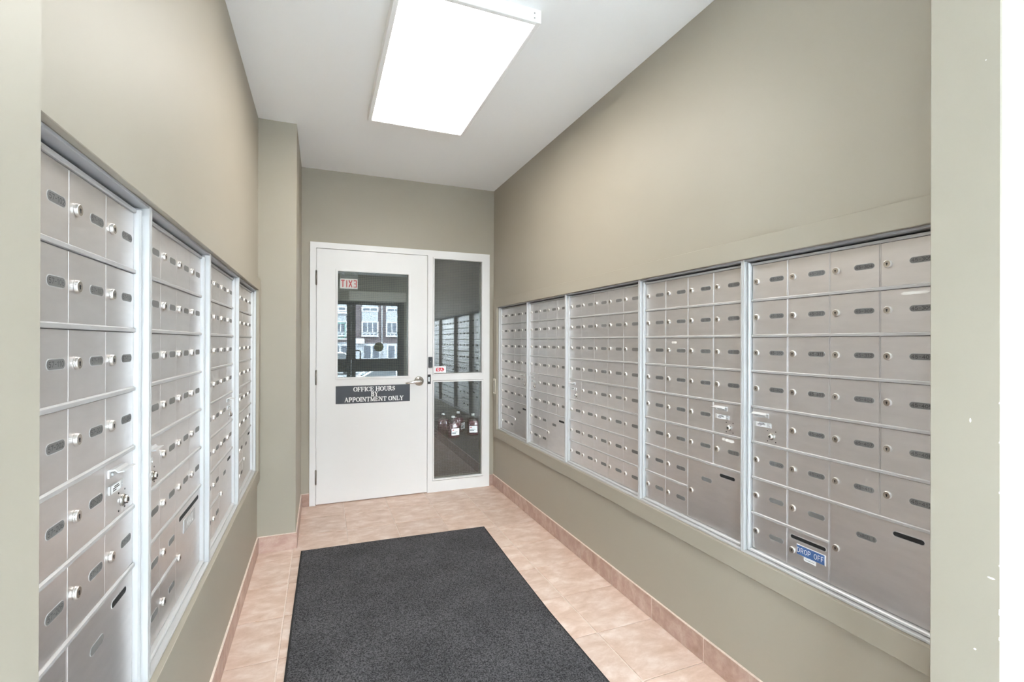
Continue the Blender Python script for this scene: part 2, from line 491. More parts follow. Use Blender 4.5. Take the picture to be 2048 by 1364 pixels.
def stadium(cx, cz, w, h, n=6):
    r = h / 2
    pts = []
    for k in range(n + 1):
        a = -PI / 2 + PI * k / n
        pts.append((cx + w / 2 - r + r * math.cos(a), cz + r * math.sin(a)))
    for k in range(n + 1):
        a = PI / 2 + PI * k / n
        pts.append((cx - w / 2 + r + r * math.cos(a), cz + r * math.sin(a)))
    return pts

# ------------------------------------------------------------------ room dimensions (metres)
XL, XR = -0.3633, 1.4556         # side walls of the mail room
XP, YP = -0.1479, 3.290          # pilaster
YE = 4.085                       # end wall
ZC = 2.672                       # ceiling
PN, PFAR = 0.520, 0.640          # opening between vestibule and mail room
PXL, PXR = -0.270, 1.262
VX0, VX1, VY = -1.45, 2.75, -2.06    # vestibule
REC = 0.024
XDL, XDR = XL - REC, XR + REC    # mailbox door planes
ZT, ZB, ROW = 1.587, 0.547, 0.130
OPZ0, OPZ1 = 0.5255, 1.6085      # opening inside the painted casing
CW = 0.073                       # casing width

# ------------------------------------------------------------------ shell
struct(MB().box(-3, 4.2, VY - 0.1, 8, ZC, ZC + 0.1).obj('ceiling', CEIL))

fl = struct(MB().box(VX0, VX1, VY - 0.12, YE + 0.04, -0.14, -0.004).obj('floor', GROUT))
TX, TY, TP = -0.1623, 2.1674, 0.3285
G = 0.0058
tile_cache = {}
def floor_tile(x0, x1, y0, y1, m_=None):
    x0, x1, y0, y1 = x0 + G / 2, x1 - G / 2, y0 + G / 2, y1 - G / 2
    key = (round(x1 - x0, 4), round(y1 - y0, 4), (m_ or TILE).name)
    if key[0] < 0.012 or key[1] < 0.012: return
    if key not in tile_cache:
        tile_cache[key] = MB().box(-key[0] / 2, key[0] / 2, -key[1] / 2, key[1] / 2, -0.0045, 0, ch=0.0012).mesh('tile', m_ or TILE)
    link('tile', tile_cache[key], fl, ((x0 + x1) / 2, (y0 + y1) / 2, random.uniform(-0.0003, 0.0003)))
def tile_range(xa, xb, ya, yb, m_=None):
    for i in range(-6, 12):
        for j in range(-15, 8):
            a0, a1 = max(TX + i * TP, xa), min(TX + (i + 1) * TP, xb)
            b0, b1 = max(TY + j * TP, ya), min(TY + (j + 1) * TP, yb)
            if a1 - a0 > 0.012 and b1 - b0 > 0.012:
                floor_tile(a0, a1, b0, b1, m_)
tile_range(XL + 0.004, XR - 0.004, PN, YE + 0.03)
tile_range(VX0, VX1, VY, PN, VTILE)

# side walls: boxes around the mailbox opening, deep enough to hold the cabinets
R_Y0, R_Y1 = 0.70, 3.9665        # right opening
L_Y0, L_Y1 = 0.6775, 3.208       # left opening
def side_wall(name, xin, sgn, y0, y1, o0, o1):
    a, b = xin, xin + sgn * 0.5
    b0 = min(a, b); b1 = max(a, b)
    mb = MB()
    mb.box(b0, b1, y0, y1, -0.02, OPZ0)
    mb.box(b0, b1, y0, y1, OPZ1, ZC)
    mb.box(b0, b1, y0, o0, OPZ0, OPZ1)
    mb.box(b0, b1, o1, y1, OPZ0, OPZ1)
    mb.box(xin + sgn * 0.46, xin + sgn * 0.5, o0, o1, OPZ0, OPZ1)
    return struct(mb.obj(name, PAINT))
side_wall('wall_right', XR, 1, PFAR, YE, R_Y0, R_Y1)
side_wall('wall_left', XL, -1, PFAR, YP + 0.5, L_Y0, L_Y1)
struct(MB().box(XL - 0.02, XP, YP, YE + 0.12, -0.02, ZC).obj('wall_pilaster', PAINT))
# end wall around the door frame
FX0, FX1, FZ = -0.0855, 1.4120, 2.0905
mb = MB()
mb.box(XP - 0.02, FX0 + 0.01, YE, YE + 0.12, -0.02, ZC)
mb.box(FX0 + 0.01, FX1 - 0.01, YE, YE + 0.12, FZ - 0.01, ZC)
mb.box(FX1 - 0.01, XR + 0.5, YE, YE + 0.12, -0.02, ZC)
struct(mb.obj('wall_back', PAINT))
# short walls either side of the opening in front of the camera
struct(MB().box(VX0, PXL, PN, PFAR, -0.02, ZC, ch=0.002).obj('wall_near_left', PAINT))
struct(MB().box(PXR, VX1, PN, PFAR, -0.02, ZC, ch=0.002).obj('wall_near_right', PAINT))
# knocked paint on the pier: pale plaster showing on its face and along its arris
CHIP = mat('bare_plaster', (0.78, 0.78, 0.76, 1), rough=0.8)
pier = bpy.data.objects['wall_near_right']
for (y, z, w, h) in [(0.5683, 1.1405, 0.004, 0.012), (0.5337, 0.826, 0.016, 0.005), (0.5605, 0.6673, 0.006, 0.005), (0.5439, 1.8825, 0.003, 0.003)]:
    k = 7
    MB().prism([(y + w / 2 * math.cos(2 * PI * i / k) * random.uniform(.6, 1), z + h / 2 * math.sin(2 * PI * i / k) * random.uniform(.6, 1)) for i in range(k)], 'x', PXR - 0.0003, PXR + 0.0002).obj('paint_chip', CHIP, pier)
for (z, h) in [(1.1824, 0.006), (1.1031, 0.005), (1.0027, 0.006), (0.8563, 0.005), (0.7631, 0.018), (0.71, 0.01)]:
    MB().prism([(z - h / 2, PN - 0.0003), (z - h / 4, PN + 0.0035), (z + h / 3, PN + 0.003), (z + h / 2, PN - 0.0003)], 'x', PXR - 0.0004, PXR + 0.003).obj('paint_chip', CHIP, pier).data.transform(Matrix(((1, 0, 0, 0), (0, 0, 1, 0), (0, 1, 0, 0), (0, 0, 0, 1))))
# vestibule
struct(MB().box(VX0 - 0.1, VX0, VY - 0.12, PFAR, -0.02, ZC).obj('wall_vestibule_left', OFFWHITE))
struct(MB().box(VX1, VX1 + 0.1, VY - 0.12, PFAR, -0.02, ZC).obj('wall_vestibule_right', OFFWHITE))
EX0, EX1, EZ = -0.50, 1.622, 2.125
mb = MB()
mb.box(VX0, EX0, VY - 0.12, VY, -0.02, ZC)
mb.box(EX1, VX1, VY - 0.12, VY, -0.02, ZC)
mb.box(EX0, EX1, VY - 0.12, VY, EZ, ZC)
struct(mb.obj('wall_front', PAINT))
# dark office behind the end wall
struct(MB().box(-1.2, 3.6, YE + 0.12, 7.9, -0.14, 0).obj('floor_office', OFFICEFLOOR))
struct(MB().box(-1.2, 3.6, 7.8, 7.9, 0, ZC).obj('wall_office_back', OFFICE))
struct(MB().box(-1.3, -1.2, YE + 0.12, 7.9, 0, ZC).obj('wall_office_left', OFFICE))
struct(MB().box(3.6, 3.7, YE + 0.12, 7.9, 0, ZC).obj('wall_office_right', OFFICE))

# ---- painted casing round each bank of mailboxes (mitred flat boards)
def casing(name, xin, sgn, y0, y1, z0, z1, w_lo, w_hi):
    """sgn = direction out of the wall into the room"""
    root = struct(link(name, None))
    xo = xin + sgn * 0.016
    def board(quad):
        ins = quad
        mb = MB()
        vs = [(xin + 0.0 * sgn, p[0], p[1]) for p in ins] + [(xo, p[0], p[1]) for p in ins]
        bm = bmesh.new()
        bv = [bm.verts.new(v) for v in vs]
        bm.faces.new(bv[:4]); bm.faces.new(bv[4:][::-1])
        for i in range(4):
            bm.faces.new([bv[i], bv[(i + 1) % 4], bv[4 + (i + 1) % 4], bv[4 + i]])
        bmesh.ops.recalc_face_normals(bm, faces=bm.faces[:])
        bmesh.ops.bevel(bm, geom=[e for e in bm.edges], offset=0.0012, segments=1, affect='EDGES')
        mb.bm(bm)
        return mb.obj('casing_board', PAINT, root)
    a0, a1 = y0 - w_lo, y1 + w_hi
    b0, b1 = z0 - CW, z1 + CW
    board([(a0, b1), (a1, b1), (y1, z1), (y0, z1)])
    board([(a0, b0), (y0, z0), (y1, z0), (a1, b0)])
    board([(a1, b0), (y1, z0), (y1, z1), (a1, b1)])
    if w_lo > 0.01:
        board([(a0, b0), (a0, b1), (y0, z1), (y0, z0)])
casing('trim_1', XR, -1, R_Y0, R_Y1, OPZ0, OPZ1, 0.055, CW)
casing('trim_2', XL, 1, L_Y0, L_Y1, OPZ0, OPZ1, 0.03, CW)

# ---- tiled skirting
BH = 0.098
def baseboard(name, tiles, backing):
    root = struct(MB().box(*backing).obj(name, GROUT))
    for (x0, x1, y0, y1) in tiles:
        MB().box(x0, x1, y0, y1, 0.001, BH, ch=0.0012).obj('tile', BTILE, root)
def split(a, b, first):
    cuts = [a]
    c = first
    while c > a: c -= TP
    while c < b:
        if c - a > 0.02 and b - c > 0.02: cuts.append(c)
        c += TP
    return list(zip(cuts, cuts[1:] + [b]))
g = 0.0018
baseboard('baseboard_right', [(XR - 0.0095, XR - 0.002, p + g, q - g) for p, q in split(PFAR, YE - 0.008, 2.1664)],
          (XR - 0.0075, XR, PFAR, YE, 0, BH + 0.003))
baseboard('baseboard_left', [(XL + 0.002, XL + 0.0095, p + g, q - g) for p, q in split(PFAR, YP - 0.008, 2.1664)],
          (XL, XL + 0.0075, PFAR, YP, 0, BH + 0.003))
baseboard('baseboard_pilaster', [(XL + 0.01, XP + 0.0095, YP - 0.0095, YP - 0.002)] + [(XP + 0.002, XP + 0.0095, p + g, q - g) for p, q in split(YP, YE, 3.62)],
          (XL + 0.006, XP + 0.007, YP - 0.007, YE, 0, BH + 0.003))
baseboard('baseboard_back', [(XP + 0.01, FX0 - 0.001, YE - 0.0095, YE - 0.002), (FX1 + 0.001, XR - 0.0105, YE - 0.0095, YE - 0.002)],
          (XP + 0.004, FX0 - 0.0015, YE - 0.006, YE, 0, BH + 0.003))

# ------------------------------------------------------------------ office door, frame and sidelight
YF = 4.072                       # face of frame and leaf
DX0, DX1, DZ = -0.0366, 0.8455, 2.040
fr = MB()
def fbar(x0, x1, z0, z1, y0=YF, y1=YE + 0.12):
    fr.box(x0, x1, y0, y1, z0, z1)
fbar(FX0, DX0 - 0.003, 0, FZ)                       # hinge jamb
fbar(DX0 - 0.003, FX1, DZ + 0.004, FZ)              # head
fbar(DX1 + 0.004, 0.893, 0, DZ + 0.004)             # mullion
fbar(1.352, FX1, 0, DZ + 0.004)                     # right jamb
fbar(0.893, 1.352, 0, 0.096)                        # sidelight sill
fbar(0.893, 1.352, 0.966, 1.012)                    # sidelight rail
fbar(0.893, 1.352, 2.033, DZ + 0.004)
fr.box(DX0 - 0.003, DX1 + 0.004, YF + 0.052, YF + 0.07, 0, DZ + 0.004, mi=0) if False else None
fr.box(DX0 - 0.003, DX0 + 0.012, YF + 0.048, YF + 0.075, 0.0, DZ + 0.004)   # stops
fr.box(DX1 - 0.010, DX1 + 0.004, YF + 0.048, YF + 0.075, 0.0, DZ + 0.004)
fr.box(DX0, DX1, YF + 0.048, YF + 0.075, DZ - 0.012, DZ + 0.004)
frame_o = struct(fr.obj('trim_3', WHITE))
tag(frame_o, 'white painted steel frame round the office door and its sidelight')

door = thing('door_1', 'white office door with a wired glass window and a dark sign', None)
struct(door)
WX0, WX1, WZ0, WZ1 = 0.1215, 0.6835, 1.011, 1.869    # glass edge
leaf = MB()
ly0, ly1 = YF + 0.002, YF + 0.046
hx0, hx1, hz0, hz1 = WX0 - 0.004, WX1 + 0.004, WZ0 - 0.004, WZ1 + 0.004
leaf.box(DX0, hx0, ly0, ly1, 0.008, DZ)
leaf.box(hx1, DX1, ly0, ly1, 0.008, DZ)
leaf.box(hx0, hx1, ly0, ly1, 0.008, hz0)
leaf.box(hx0, hx1, ly0, ly1, hz1, DZ)
leaf.obj('door_leaf', WHITE, door)
def bead(parent, x0, x1, z0, z1, w, y0, y1):
    b = MB()
    def bar(quad):
        # mitred bead: outer edge low, inner edge towards glass
        b.box(*quad, ch=0.001)
    bar((x0 - w, x1 + w, y0, y1, z1, z1 + w))
    bar((x0 - w, x1 + w, y0, y1, z0 - w, z0))
    bar((x0 - w, x0, y0, y1, z0, z1))
    bar((x1, x1 + w, y0, y1, z0, z1))
    return b.obj('glazing_bead', WHITE, parent)
bead(door, WX0, WX1, WZ0, WZ1, 0.016, YF - 0.004, YF + 0.030)
def wired_pane(parent, x0, x1, z0, z1, y):
    MB().box(x0 - 0.003, x1 + 0.003, y, y + 0.006, z0 - 0.003, z1 + 0.003).obj('glass_pane', GLASS, parent)
    w = MB()
    p, t = 0.0145, 0.0005
    n = int((x1 - x0) / p)
    for i in range(1, n + 1):
        x = x0 + i * p - 0.004
        w.box(x - t, x + t, y + 0.0026, y + 0.0034, z0, z1)
    n = int((z1 - z0) / p)
    for i in range(1, n + 1):
        z = z0 + i * p - 0.004
        w.box(x0, x1, y + 0.0024, y + 0.0036, z - t * 1.5, z + t * 1.5)
    o = w.obj('wire_mesh', WIRE, parent)
    o['kind'] = 'stuff'
wired_pane(door, WX0, WX1, WZ0, WZ1, YF + 0.016)
# hinges
for z in (1.808, 1.016, 0.225):
    h = MB()
    h.lathe([(0.0065, -0.052), (0.0065, 0.052)], DX0 - 0.002, YF - 0.004, z, axis='z', n=12)
    h.lathe([(0.0035, 0.052), (0.006, 0.053), (0.006, 0.057), (0.002, 0.060)], DX0 - 0.002, YF - 0.004, z, axis='z', n=12)
    h.lathe([(0.002, -0.060), (0.006, -0.057), (0.006, -0.053), (0.0035, -0.052)], DX0 - 0.002, YF - 0.004, z, axis='z', n=12)
    for q in (-0.0315, -0.0105, 0.0105, 0.0315):
        h.lathe([(0.0069, q - 0.0006), (0.0069, q + 0.0006)], DX0 - 0.002, YF - 0.004, z, axis='z', n=12)
    h.obj('hinge', DARKSTEEL, door)
# lever handle
lev = MB()
lx, lz = 0.7758, 0.9655
lev.lathe([(0.0405, 0.0), (0.0405, -0.004), (0.034, -0.010), (0.016, -0.0125), (0.0125, -0.030), (0.0125, -0.046), (0.010, -0.052), (0.0, -0.0525)], lx, ly0, lz, axis='y', n=32)
lo = lev.obj('lever_handle', STEEL, door)
arm = MB()
pts = [(lx + 0.012, ly0 - 0.049, lz - 0.001), (lx - 0.01, ly0 - 0.051, lz - 0.001), (lx - 0.045, ly0 - 0.052, lz - 0.004), (lx - 0.08, ly0 - 0.048, lz - 0.010), (lx - 0.105, ly0 - 0.040, lz - 0.013), (lx - 0.118, ly0 - 0.028, lz - 0.014)]
rr = [0.0105, 0.0125, 0.0110, 0.0095, 0.0075, 0.005]
secs = []
for (p, r) in zip(pts, rr):
    ring = []
    for k in range(12):
        a = 2 * PI * k / 12
        ring.append((p[0], p[1] + 0.55 * r * math.cos(a), p[2] + r * math.sin(a)))
    secs.append(ring)
fs = []
for i in range(len(secs) - 1):
    for k in range(12):
        fs.append((i * 12 + k, i * 12 + (k + 1) % 12, (i + 1) * 12 + (k + 1) % 12, (i + 1) * 12 + k))
arm.add([v for s in secs for v in s], fs, 0, True)
arm.add(secs[0], [list(range(12))]); arm.add(secs[-1], [list(range(12))])
arm.lathe([(0.0025, 0), (0.0025, -0.0005)], lx + 0.0, ly0 - 0.0572, lz, axis='y', n=10, mi=1)
arm.obj('lever_arm', [CHROME, ENGRAVE], lo)
# door sign
sx0, sx1, sz0, sz1 = 0.1075, 0.6985, 0.798, 0.9415
sg = MB().box(sx0, sx1, ly0 - 0.0025, ly0, sz0, sz1, ch=0.0006).obj('sign_plate', SLATE, door)
tag(sg, 'dark slate sign with white serif capitals')
tx = MB()
sy = ly0 - 0.0029
cx = (sx0 + sx1) / 2 - 0.0
for s, zb, wd in (('OFFICE HOURS', 0.8950, 0.332), ('BY', 0.8530, 0.056), ('APPOINTMENT ONLY', 0.8115, 0.470)):
    hh = 0.0340
    w0 = text_width(s, hh, SERIF, .05)
    letter(tx, s, cx + 0.006, zb, hh, sy, 0.0078, SERIF, .05, xs=wd / w0)
tx.obj('lettering', SIGNWHITE, sg)

# sidelight
side = struct(thing('window_1', 'white framed sidelight with two wired glass panes beside the office door', None))
UX0, UX1 = 0.9065, 1.3390
for (z0, z1) in ((1.0245, 2.0205), (0.1125, 0.9515)):
    bead(side, UX0, UX1, z0, z1, 0.0115, YF - 0.003, YF + 0.030)
    wired_pane(side, UX0, UX1, z0, z1, YF + 0.022)
    # inner return of the rebate
    r = MB()
    r.box(UX1 - 0.006, UX1, YF + 0.029, YF + 0.06, z0, z1)
    r.box(UX0, UX1, YF + 0.029, YF + 0.06, z0, z0 + 0.006)
    r.obj('rebate_strip', OPERATOR, side)
# sticker on the upper pane
st = MB()
stx, stz = 0.9630, 1.0590
st.prism(stadium(stx, stz, 0.104, 0.058, 4) if False else [(stx - 0.052, stz - 0.029), (stx + 0.052, stz - 0.029), (stx + 0.052, stz + 0.029), (stx - 0.052, stz + 0.029)], 'y', YF + 0.0205, YF + 0.0215, 0)
emb = [(stx - 0.036, stz - 0.012), (stx - 0.036, stz + 0.007), (stx - 0.026, stz + 0.016), (stx + 0.026, stz + 0.016), (stx + 0.038, stz + 0.001), (stx + 0.026, stz - 0.016), (stx + 0.010, stz - 0.016), (stx + 0.004, stz - 0.011), (stx - 0.002, stz - 0.016), (stx - 0.032, stz - 0.016)]
st.prism(emb, 'y', YF + 0.0198, YF + 0.0205, 1)
letter(st, 'G', stx - 0.016, stz - 0.0095, 0.020, YF + 0.0195, 0.0042, SANS, .1, 0, xs=1.2)
letter(st, 'A', stx + 0.012, stz - 0.0095, 0.020, YF + 0.0195, 0.0042, SANS, .1, 0, xs=1.2)
s_o = st.obj('emblem_sticker', [PAPER, RED], side)
tag(s_o, 'white sticker with a red emblem reading GA')

# card reader and strike on the door frame
rd = thing('card_reader', 'slim black card reader on the white frame above the door lever', 'card reader', (0.872, YF, 1.078))
MB().box(-0.0175, 0.0175, -0.014, 0, 0, 0.092, ch=0.003).obj('housing', BLKPLASTIC, rd)
MB().lathe([(0.003, -0.0005), (0.0025, -0.0025), (0, -0.003)], 0, -0.014, 0.052, n=12).obj('indicator_light', PAPER, rd)
sk = thing('strike_plate', 'dark strike plate with a silver keeper on the frame beside the lever', 'strike plate', (0.8625, YF, 0.9365))
mb = MB()
mb.box(-0.013, 0.014, -0.003, 0, 0, 0.082, ch=0.001)
mb.obj('plate', BLKPLASTIC, sk)
MB().box(-0.009, 0.0045, -0.006, -0.003, 0.022, 0.062, ch=0.001).obj('keeper', CHROME, sk)
sw = thing('light_switch', 'small cream switch plate on the corner of the right wall by the sidelight', 'light switch', (XR - 0.016, 4.008, 0.838))
MB().box(-0.006, 0, -0.028, 0.028, 0, 0.135, ch=0.002).obj('plate', PLASTICW, sw)
MB().box(-0.009, -0.006, -0.006, 0.006, 0.015, 0.118, ch=0.001).obj('toggle', BLKPLASTIC, sw)

# ------------------------------------------------------------------ mailbox cabinets
# local frame: x = viewer's right, y = into the wall, z up; door faces lie on y = 0
lock_me = MB().lathe([(0.0110, 0.0), (0.0110, -0.0018), (0.0105, -0.0050), (0.0099, -0.0060), (0.0091, -0.0060), (0.0, -0.0055)], 0, 0, 0, n=20, mis=[0, 0, 0, 0, 1])
lock_me.box(-0.0011, 0.0011, -0.0064, -0.0055, -0.0045, 0.0015, mi=2)
lock_me.lathe([(0.0024, -0.0062), (0.0024, -0.0055)], 0, 0, 0.001, n=10, mi=2)
lock_mesh = lock_me.mesh('lock', [NICKEL, NICKELF, ENGRAVE])
label_mesh = {}
def label_for(text):
    if text not in label_mesh:
        mb = MB()
        mb.prism(stadium(0, 0, 0.0585, 0.0182), 'y', -0.0003, 0.0005, 1)
        mb.prism(stadium(0, 0, 0.0560, 0.0160), 'y', -0.0006, -0.0002, 0)
        if text:
            n = len(text)
            h = 0.0082
            w0 = text_width(text, h, SANS, .26)
            letter(mb, text, 0, -h / 2, h, -0.0009, 0.00125, SANS, .26, mi=2, xs=min(1.25, 0.046 / w0))
        label_mesh[text] = mb.mesh('label_plate', [LABEL, ALUF, ENGRAVE])
    return label_mesh[text]
door_mesh = {}
def plate_mesh(w, h):
    k = (round(w, 4), round(h, 4))
    if k not in door_mesh:
        door_mesh[k] = MB().box(0, w, 0, 0.006, -h, 0, ch=0.0007).mesh('mailbox_door', ALU)
    return door_mesh[k]
slot_cache = {}
def slot(w, h):
    k = (w, h)
    if k not in slot_cache:
        mb = MB()
        mb.prism(stadium(0, 0, w + 0.004, h + 0.004), 'y', -0.0004, 0.0006, 1)
        mb.prism(stadium(0, 0, w, h), 'y', -0.0008, -0.0003, 0)
        slot_cache[k] = mb.mesh('mail_slot', [BLACK, ALUF])
    return slot_cache[k]

def handle_mesh(w):
    # bent sheet tab: short plate on the door, blade pulled out towards the viewer with a dip
    prof = [(0.0, -0.013), (-0.0025, -0.013), (-0.0025, 0.0), (-0.011, 0.002), (-0.016, -0.003), (-0.026, -0.0015), (-0.028, 0.0), (-0.026, 0.0012), (-0.016, 0.0), (-0.011, 0.005), (-0.001, 0.0035), (0.0, 0.0025)]
    mb = MB().prism(prof, 'x', 0, w)
    mb.lathe([(0.004, -0.002), (0.0035, -0.005), (0, -0.0055)], 0.012, 0, -0.0065, n=10)
    mb.lathe([(0.004, -0.002), (0.0035, -0.005), (0, -0.0055)], w - 0.012, 0, -0.0065, n=10)
    return mb.mesh('pull_handle', ALUF)
HANDLE = handle_mesh(0.058)
def bracket_mesh():
    mb = MB()
    mb.box(0, 0.068, -0.003, 0, -0.0085, 0.0085, ch=0.0006)
    mb.box(0.008, 0.052, -0.0037, -0.003, -0.0078, 0.0078, mi=1)
    for z, a, b in ((0.0040, 0.020, 0.042), (0.0005, 0.013, 0.046), (-0.0035, 0.013, 0.030)):
        mb.box(a, b, -0.0040, -0.0037, z - 0.0010, z + 0.0010, mi=2)
    mb.lathe([(0.0026, -0.003), (0.0022, -0.0045), (0, -0.005)], 0.060, 0, 0, n=10)
    return mb.mesh('label_bracket', [ALUF, PAPER, ENGRAVE])
BRACKET = bracket_mesh()
RIVETS = MB()
for (a, b) in ((-0.0165, 0.0185), (0.0165, 0.0185), (-0.0165, -0.0185), (0.0165, -0.0185)):
    RIVETS.lathe([(0.0021, 0), (0.0021, -0.0008)], a, 0, b, n=8)
RIVETS = RIVETS.mesh('rivet_set', ENGRAVE)
BIGLOCK = MB().lathe([(0.0125, 0), (0.0125, -0.003), (0.0108, -0.0065), (0.0085, -0.0065), (0.0085, -0.0105), (0.006, -0.0118), (0.0045, -0.0112), (0, -0.0112)], 0, 0, 0, n=24, mis=[0, 1, 1, 0, 0, 0, 2])
BIGLOCK.box(-0.0012, 0.0012, -0.0122, -0.011, -0.004, 0.003, mi=2)
BIGLOCK = BIGLOCK.mesh('master_lock', [CHROME, DARKSTEEL, ENGRAVE])

def cabinet(label, side, ystart, ncol, P, gap, parcel=True, master=None, texts=None, lockx=0.0205, labx=0.1018, special=None, ends=(False, False), skip_cols=()):
    """ystart = y of the viewer-left edge of the doors"""
    if side == 'R':
        loc, rz, grp = (XDR, ystart, 0), -PI / 2, 'mailbox cabinets in the right wall'
    else:
        loc, rz, grp = (XDL, ystart, 0), PI / 2, 'mailbox cabinets in the left wall'
    base = OPZ0
    root = thing('mailbox_cabinet', label, 'mailbox cabinet', (loc[0], loc[1], base), rz, grp)
    z0 = lambda z: z - base
    W = ncol * P
    hg = gap / 2
    # carcass behind the doors
    MB().box(-0.008, W + 0.008, 0.0045, 0.40, z0(ZB) - 0.012, z0(ZT) + 0.0060).obj('carcass', CARCSHADE, root)
    # frame: inner lip and taller outer collar
    fm = MB()
    lip = 0.0125
    zl0, zl1 = z0(ZB), z0(ZT)
    zo0, zo1 = 0.0005, OPZ1 - base - 0.0005
    def ring(x0, x1, b0, b1, X0, X1, B0, B1, y0, y1, mi, ch):
        fm.box(X0, x0, y0, y1, B0, B1, mi, ch)
        fm.box(x1, X1, y0, y1, B0, B1, mi, ch)
        fm.box(x0, x1, y0, y1, B0, b0, mi, ch)
    ring(-0.001, W + 0.001, zl0 - 0.001, zl1 + 0.010, -lip, W + lip, zl0 - 0.0125, zl1 + 0.010, -0.0125, 0.02, 0, 0.003)
    el = 0.012 if ends[0] else hg - 0.0004 - lip
    er = 0.012 if ends[1] else hg - 0.0004 - lip
    ring(-lip - 0.0006, W + lip + 0.0006, zl0 - 0.0131, zl1 + 0.0142, -lip - el, W + lip + er, zo0, zo1, -0.0255, 0.02, 0, 0.0008)
    fm.obj('frame', ALUF, root)
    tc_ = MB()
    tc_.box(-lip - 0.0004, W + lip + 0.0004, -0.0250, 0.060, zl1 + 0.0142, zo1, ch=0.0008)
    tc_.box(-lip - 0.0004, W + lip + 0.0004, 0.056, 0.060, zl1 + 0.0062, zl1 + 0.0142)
    tag(tc_.obj('shaded_top_channel', CHANSHADE, root), 'top channel with soffit shade put into its grey')
    # rails between the rows
    for r in range(0, 8):
        xe = W if not (parcel and r == 7) else 2 * P
        z = zl1 - r * ROW
        rl = MB()
        h = 0.0049
        if r == 0:
            rl.prism([(0.004, -0.001), (0.004, 0.0072), (-0.005, 0.0072), (-0.005, 0.0012), (-0.0035, -0.001)], 'x', 0, W)
        else:
            rl.prism([(0.004, -h), (0.004, h), (-0.0012, h), (-0.0045, h - 0.0024), (-0.0045, -h + 0.001), (-0.0035, -h)], 'x', 0, xe)
        rl.obj('rail', ALUR, root, (0, 0, z))
    gp = 0.0023 if side == 'R' else 0.0004
    for k in (range(1, ncol) if side == 'R' else (2,)):
        zb_ = zl1 - (6 if parcel and k == ncol - 1 else 8) * ROW
        zt_ = zl1 if side == 'R' else zl1 - 6 * ROW
        MB().box(-0.0016, 0.0016, 0.0003, 0.0047, zb_ + 0.001, zt_, ch=0.0004).obj('divider', ALU, root, (k * P, 0, 0))
    for r in range(8):
        for cidx in range(ncol):
            if cidx in skip_cols: continue
            pc = parcel and r >= 6 and cidx >= ncol - 2
            if pc and not (r == 6 and cidx == ncol - 2): continue
            w = P * (2 if pc else 1) - 2 * gp
            lo_ = 0.0019 if side == 'L' and r >= 6 and cidx == 2 else 0.0
            hi_ = 0.0019 if side == 'L' and r >= 6 and cidx == 1 else 0.0
            w -= lo_ + hi_
            h = ROW * (2 if pc else 1) - 0.0062 - (0.0046 if not pc and r < 7 else 0.001)
            x = cidx * P + gp + lo_
            zt = zl1 - r * ROW - (0.0062 if r else 0.0020)
            if r == 0: h += 0.0042
            d = link('parcel_door' if pc else 'mailbox_door', plate_mesh(w, h), root, (x, 0, zt))
            rowtop = zl1 - r * ROW
            def sub(name, me, px, v):
                return link(name, me, d, (cidx * P + px - x, 0, rowtop - v - zt))
            txt = (texts or {}).get((r, cidx), '')
            if pc:
                sub('lock', lock_mesh, lockx + 0.001, 0.139)
                sub('label_plate', label_for(txt), labx + 0.007, 0.072)
                if special == 'mail':
                    sub('mail_slot', slot(0.232, 0.013), 0.151, 0.032)
                    pq = MB()
                    pq.box(0, 0.134, -0.0035, 0, 0, 0.040, ch=0.0006)
                    letter(pq, 'MAIL', 0.068, 0.009, 0.023, -0.0039, 0.0052, SANS, .34, mi=1, xs=1.1)
                    k = pq.mesh('mail_plaque', [LABEL, SIGNWHITE])
                    k.materials[0] = ALUR
                    sub('mail_plaque', k, 0.078, 0.088)
                else:
                    sub('mail_slot', slot(0.0745, 0.0125), 0.2165, 0.034)
                continue
            if master == (r, cidx):
                sub('pull_handle', HANDLE, 0.013, 0.022)
                sub('label_bracket', BRACKET, 0.014, 0.060)
                sub('master_lock', BIGLOCK, 0.083, 0.097)
                sub('rivet_set', RIVETS, 0.083, 0.097)
                continue
            if special == 'dropoff' and (r, cidx) == (7, 1):
                sub('mail_slot', slot(0.121, 0.0115), 0.0735, 0.0285)
                sub('lock', lock_mesh, 0.0190, 0.0745)
                ds = MB()
                ds.box(0, 0.099, -0.0012, 0, -0.0335, 0, mi=1)
                ds.box(0.0008, 0.0950, -0.0016, -0.0012, -0.0325, -0.0018, mi=0)
                letter(ds, 'DROP OFF', 0.0475, -0.0245, 0.0150, -0.0019, 0.0017, SANS, .30, mi=1, xs=0.088 / text_width('DROP OFF', 0.0150, SANS, .30))
                q = sub('drop_off_sign', ds.mesh('drop_off_sign', [BLUE, SIGNWHITE]), 0.0350, 0.0470)
                q['label'] = 'blue strip reading DROP OFF in white'
                wl = MB()
                wl.box(0, 0.041, -0.0006, 0, -0.0125, 0)
                wl.box(0.005, 0.036, -0.0008, -0.0006, -0.0072, -0.0060, mi=1)
                sub('paper_label', wl.mesh('paper_label', [PAPER, LABEL]), 0.0600, 0.0812)
                continue
            sub('lock', lock_mesh, lockx, 0.0625)
            sub('label_plate', label_for(txt), labx, 0.0615)
    return root

